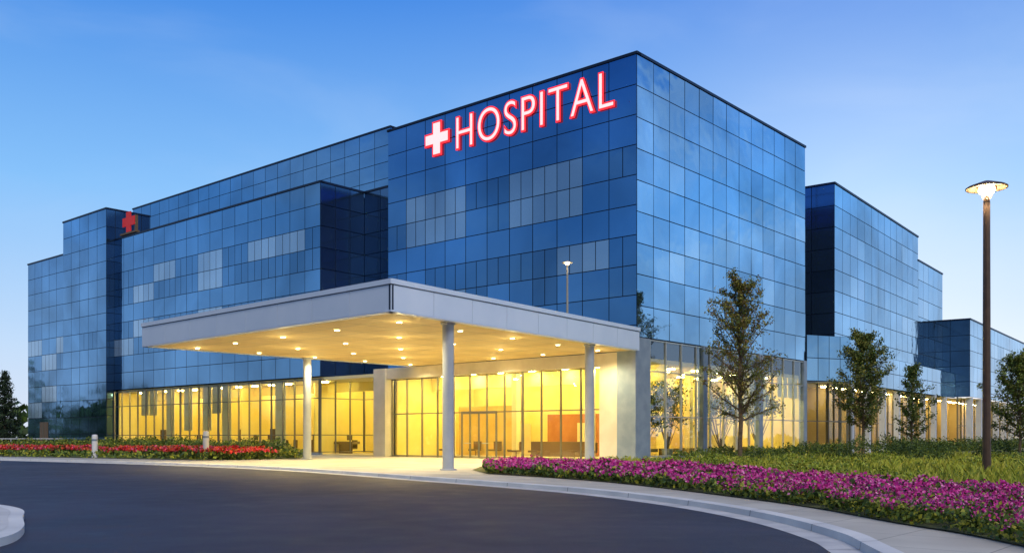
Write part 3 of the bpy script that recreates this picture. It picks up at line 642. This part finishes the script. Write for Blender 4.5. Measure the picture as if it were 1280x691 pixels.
def tree(name,x,y,h,cr,z_low,nl,leafn,lsize,mats,seed,lean=.0,up=.9,thin=1.6,p_=None):
    random.seed(seed);e=empty(name,(x,y,.1));mb=MB();tips=[]
    pts=[Vector((0,0,0))];k=9
    for i in range(1,k+1): pts.append(Vector((random.uniform(-.05,.05)*h*.12+lean*i/k,random.uniform(-.05,.05)*h*.12,h*i/k*.97)))
    R=h*.0125
    for i in range(k): mb.tube(pts[i],pts[i+1],R*(1-i/k)**.8+.012,R*(1-(i+1)/k)**.8+.012,8)
    mb.tube((0,0,-.05),(0,0,.3),R*1.6,R*1.02,8)
    def at(f):
        q=f*k;i=min(int(q),k-1);return pts[i].lerp(pts[i+1],q-i)
    for j in range(nl):
        f=z_low+(0.97-z_low)*(j/nl)**.95;p0=at(f);g=(f-z_low)/(1-z_low)
        prof=min(1,.55+g*2.2)*(1-g)**.75*1.08+.12
        Ln=cr*prof*random.uniform(.6,1.15);az=j*2.399+random.uniform(-.4,.4);el=random.uniform(.3,up)
        d=Vector((math.cos(az)*math.cos(el),math.sin(az)*math.cos(el),math.sin(el)))
        cur=p0;r=R*(1-f)*.5+.014;seg=4
        for s_ in range(seg):
            d=(d+Vector((random.uniform(-.22,.22),random.uniform(-.22,.22),random.uniform(-.08,.18)))).normalized()
            nx=cur+d*Ln/seg;mb.tube(cur,nx,r,r*.72,5);r*=.72;
            for q in range(3):
                d2=(d+Vector((random.uniform(-1,1),random.uniform(-1,1),random.uniform(-.5,.8)))*.9).normalized();l2=Ln*random.uniform(.18,.36)
                m0=cur.lerp(nx,random.random());m1=m0+d2*l2;mb.tube(m0,m1,r*.5+.004,.005,3)
                tips.append((m0,m1));
            cur=nx
        tips.append((cur-d*Ln*.2,cur+d*.15))
    mb.obj('trunk_and_limbs',[M_bark],e)
    T0=np.array([t[0] for t in tips]);T1=np.array([t[1] for t in tips]);w=rng.random(len(tips))**thin+.05;w/=w.sum()
    idx=rng.choice(len(tips),leafn,p=w);s=rng.uniform(.15,1.1,leafn)[:,None];Cn=T0[idx]*(1-s)+T1[idx]*s+rng.normal(0,.10,(leafn,3))
    sh=(idx*7919%100)/100.
    mi=np.clip((sh*.6+rng.random(leafn)*.55)*len(mats),0,len(mats)-1).astype(int)
    leaf_mesh('foliage',Cn,rng.uniform(.6,1.3,leafn)*lsize,mi,mats,e,aspect=.55)
O1=leafm('leaf_olive',(.13,.145,.03));O2=leafm('leaf_olive_light',(.25,.24,.05));O3=leafm('leaf_rust',(.20,.12,.045))
tree('deciduous_tree',12.65,52,10.5,3.1,.22,60,12500,.14,[G2,O1,O2,O3],11,up=.95,thin=1.1)
tree('deciduous_tree',20.6,55,7.6,2.5,.24,50,12500,.15,[G1,G2,O1,O2],5,up=.85)
tree('deciduous_tree',25.6,60,6.2,1.6,.2,32,4800,.15,[G1,G2,O1],9,up=.9)
tree('deciduous_tree',27.1,50,5.8,2.4,.22,46,10500,.14,[G1,G2,O1,G3],21,up=.9)
for a0,b0,h in ((2.6,1.3,3.8),(5.6,1.5,4.4),(11.5,1.2,4.0),(17.2,1.4,4.2)):  # foliage added behind the glass in place of reflected trees
    e=empty('reflection_plant',F(a0,b0,.17));mb=MB();mb.lathe((0,0,0),[(0,0),(.28,0),(.36,.6),(.30,.6),(.0,.55)],16);mb.obj('pot',[M_grey],e)
    mb=MB();C=[]
    for k in range(16):
        az=k*2.4;r=random.uniform(.5,1.2);top=Vector((math.cos(az)*r,math.sin(az)*r*.7,h*random.uniform(.55,1)));mb.tube((0,0,.5),top,.03,.012,5);C.append(np.array(top)+rng.normal(0,.28,(90,3)))
    mb.obj('stems',[M_bark],e);C=np.concatenate(C);leaf_mesh('leaves',C,rng.uniform(.15,.32,len(C)),rng.integers(0,3,len(C)),[G1,G2,O1],e,aspect=.4)
def pine(x,y,h,r,seed,n=5200):
    random.seed(seed);e=empty('pine_tree',(x,y,0));mb=MB();mb.tube((0,0,0),(0,0,h*.98),h*.02,.02,8);C=[]
    for j in range(60):
        f=.08+.9*j/60;Ln=r*(1-f)**.8*random.uniform(.7,1.15)+.1;az=j*2.4;d=Vector((math.cos(az),math.sin(az),-.1));p0=Vector((0,0,f*h));mb.tube(p0,p0+d*Ln,.04,.01,4)
        m=int(n/60*(Ln/r+.15)*1.6);s=rng.random(m)**.7;C.append(np.array(p0)+np.array(d)*(s*Ln)[:,None]+rng.normal(0,.16,(m,3)))
    mb.obj('trunk',[M_bark],e);C=np.concatenate(C);leaf_mesh('needles',C,rng.uniform(.2,.5,len(C)),rng.integers(0,2,len(C)),[leafm('needle_dark',(.018,.032,.016)),leafm('needle_mid',(.03,.055,.02))],e,aspect=.35)
pine(-59.5,110,9.3,2.6,1);pine(-62.8,112,7.4,2.4,2);pine(-66,116,8.4,2.6,3)
C=[]
for k in range(170):
    t=math.radians(118+k*1.3);R_=190+30*math.sin(k*1.7);x,y=R_*math.cos(t),R_*math.sin(t)
    C.append(clump(x,y,random.uniform(5,9),random.uniform(5,11),260,z0=0))
for k in range(26):
    t=math.radians(-14+k*1.5);R_=150+18*math.sin(k*1.7);x,y=R_*math.cos(t),R_*math.sin(t)
    C.append(clump(x,y,random.uniform(4,7),random.uniform(4,9),260,z0=0))
C=np.concatenate(C);leaf_mesh('distant_trees',C,rng.uniform(1.0,2.2,len(C)),rng.integers(0,2,len(C)),[G1,G2],aspect=.7)
e=empty('railing',(-60,92,0))
mb=MB()
for i in range(40):
    x=-12+i*.9;mb.tube((x,4,.1),(x,4,1.25),.035,.035,6)
mb.tube((-12,4,1.25),(23.2,4,1.25),.045,.045,6);mb.tube((-12,4,.7),(23.2,4,.7),.03,.03,6);mb.obj('rails',[new_mat('white_rail',(.7,.72,.75),.4)],e)
for o in HB.children: o.matrix_parent_inverse=Matrix.Translation(-Vector(F(0,0)))
print('done')
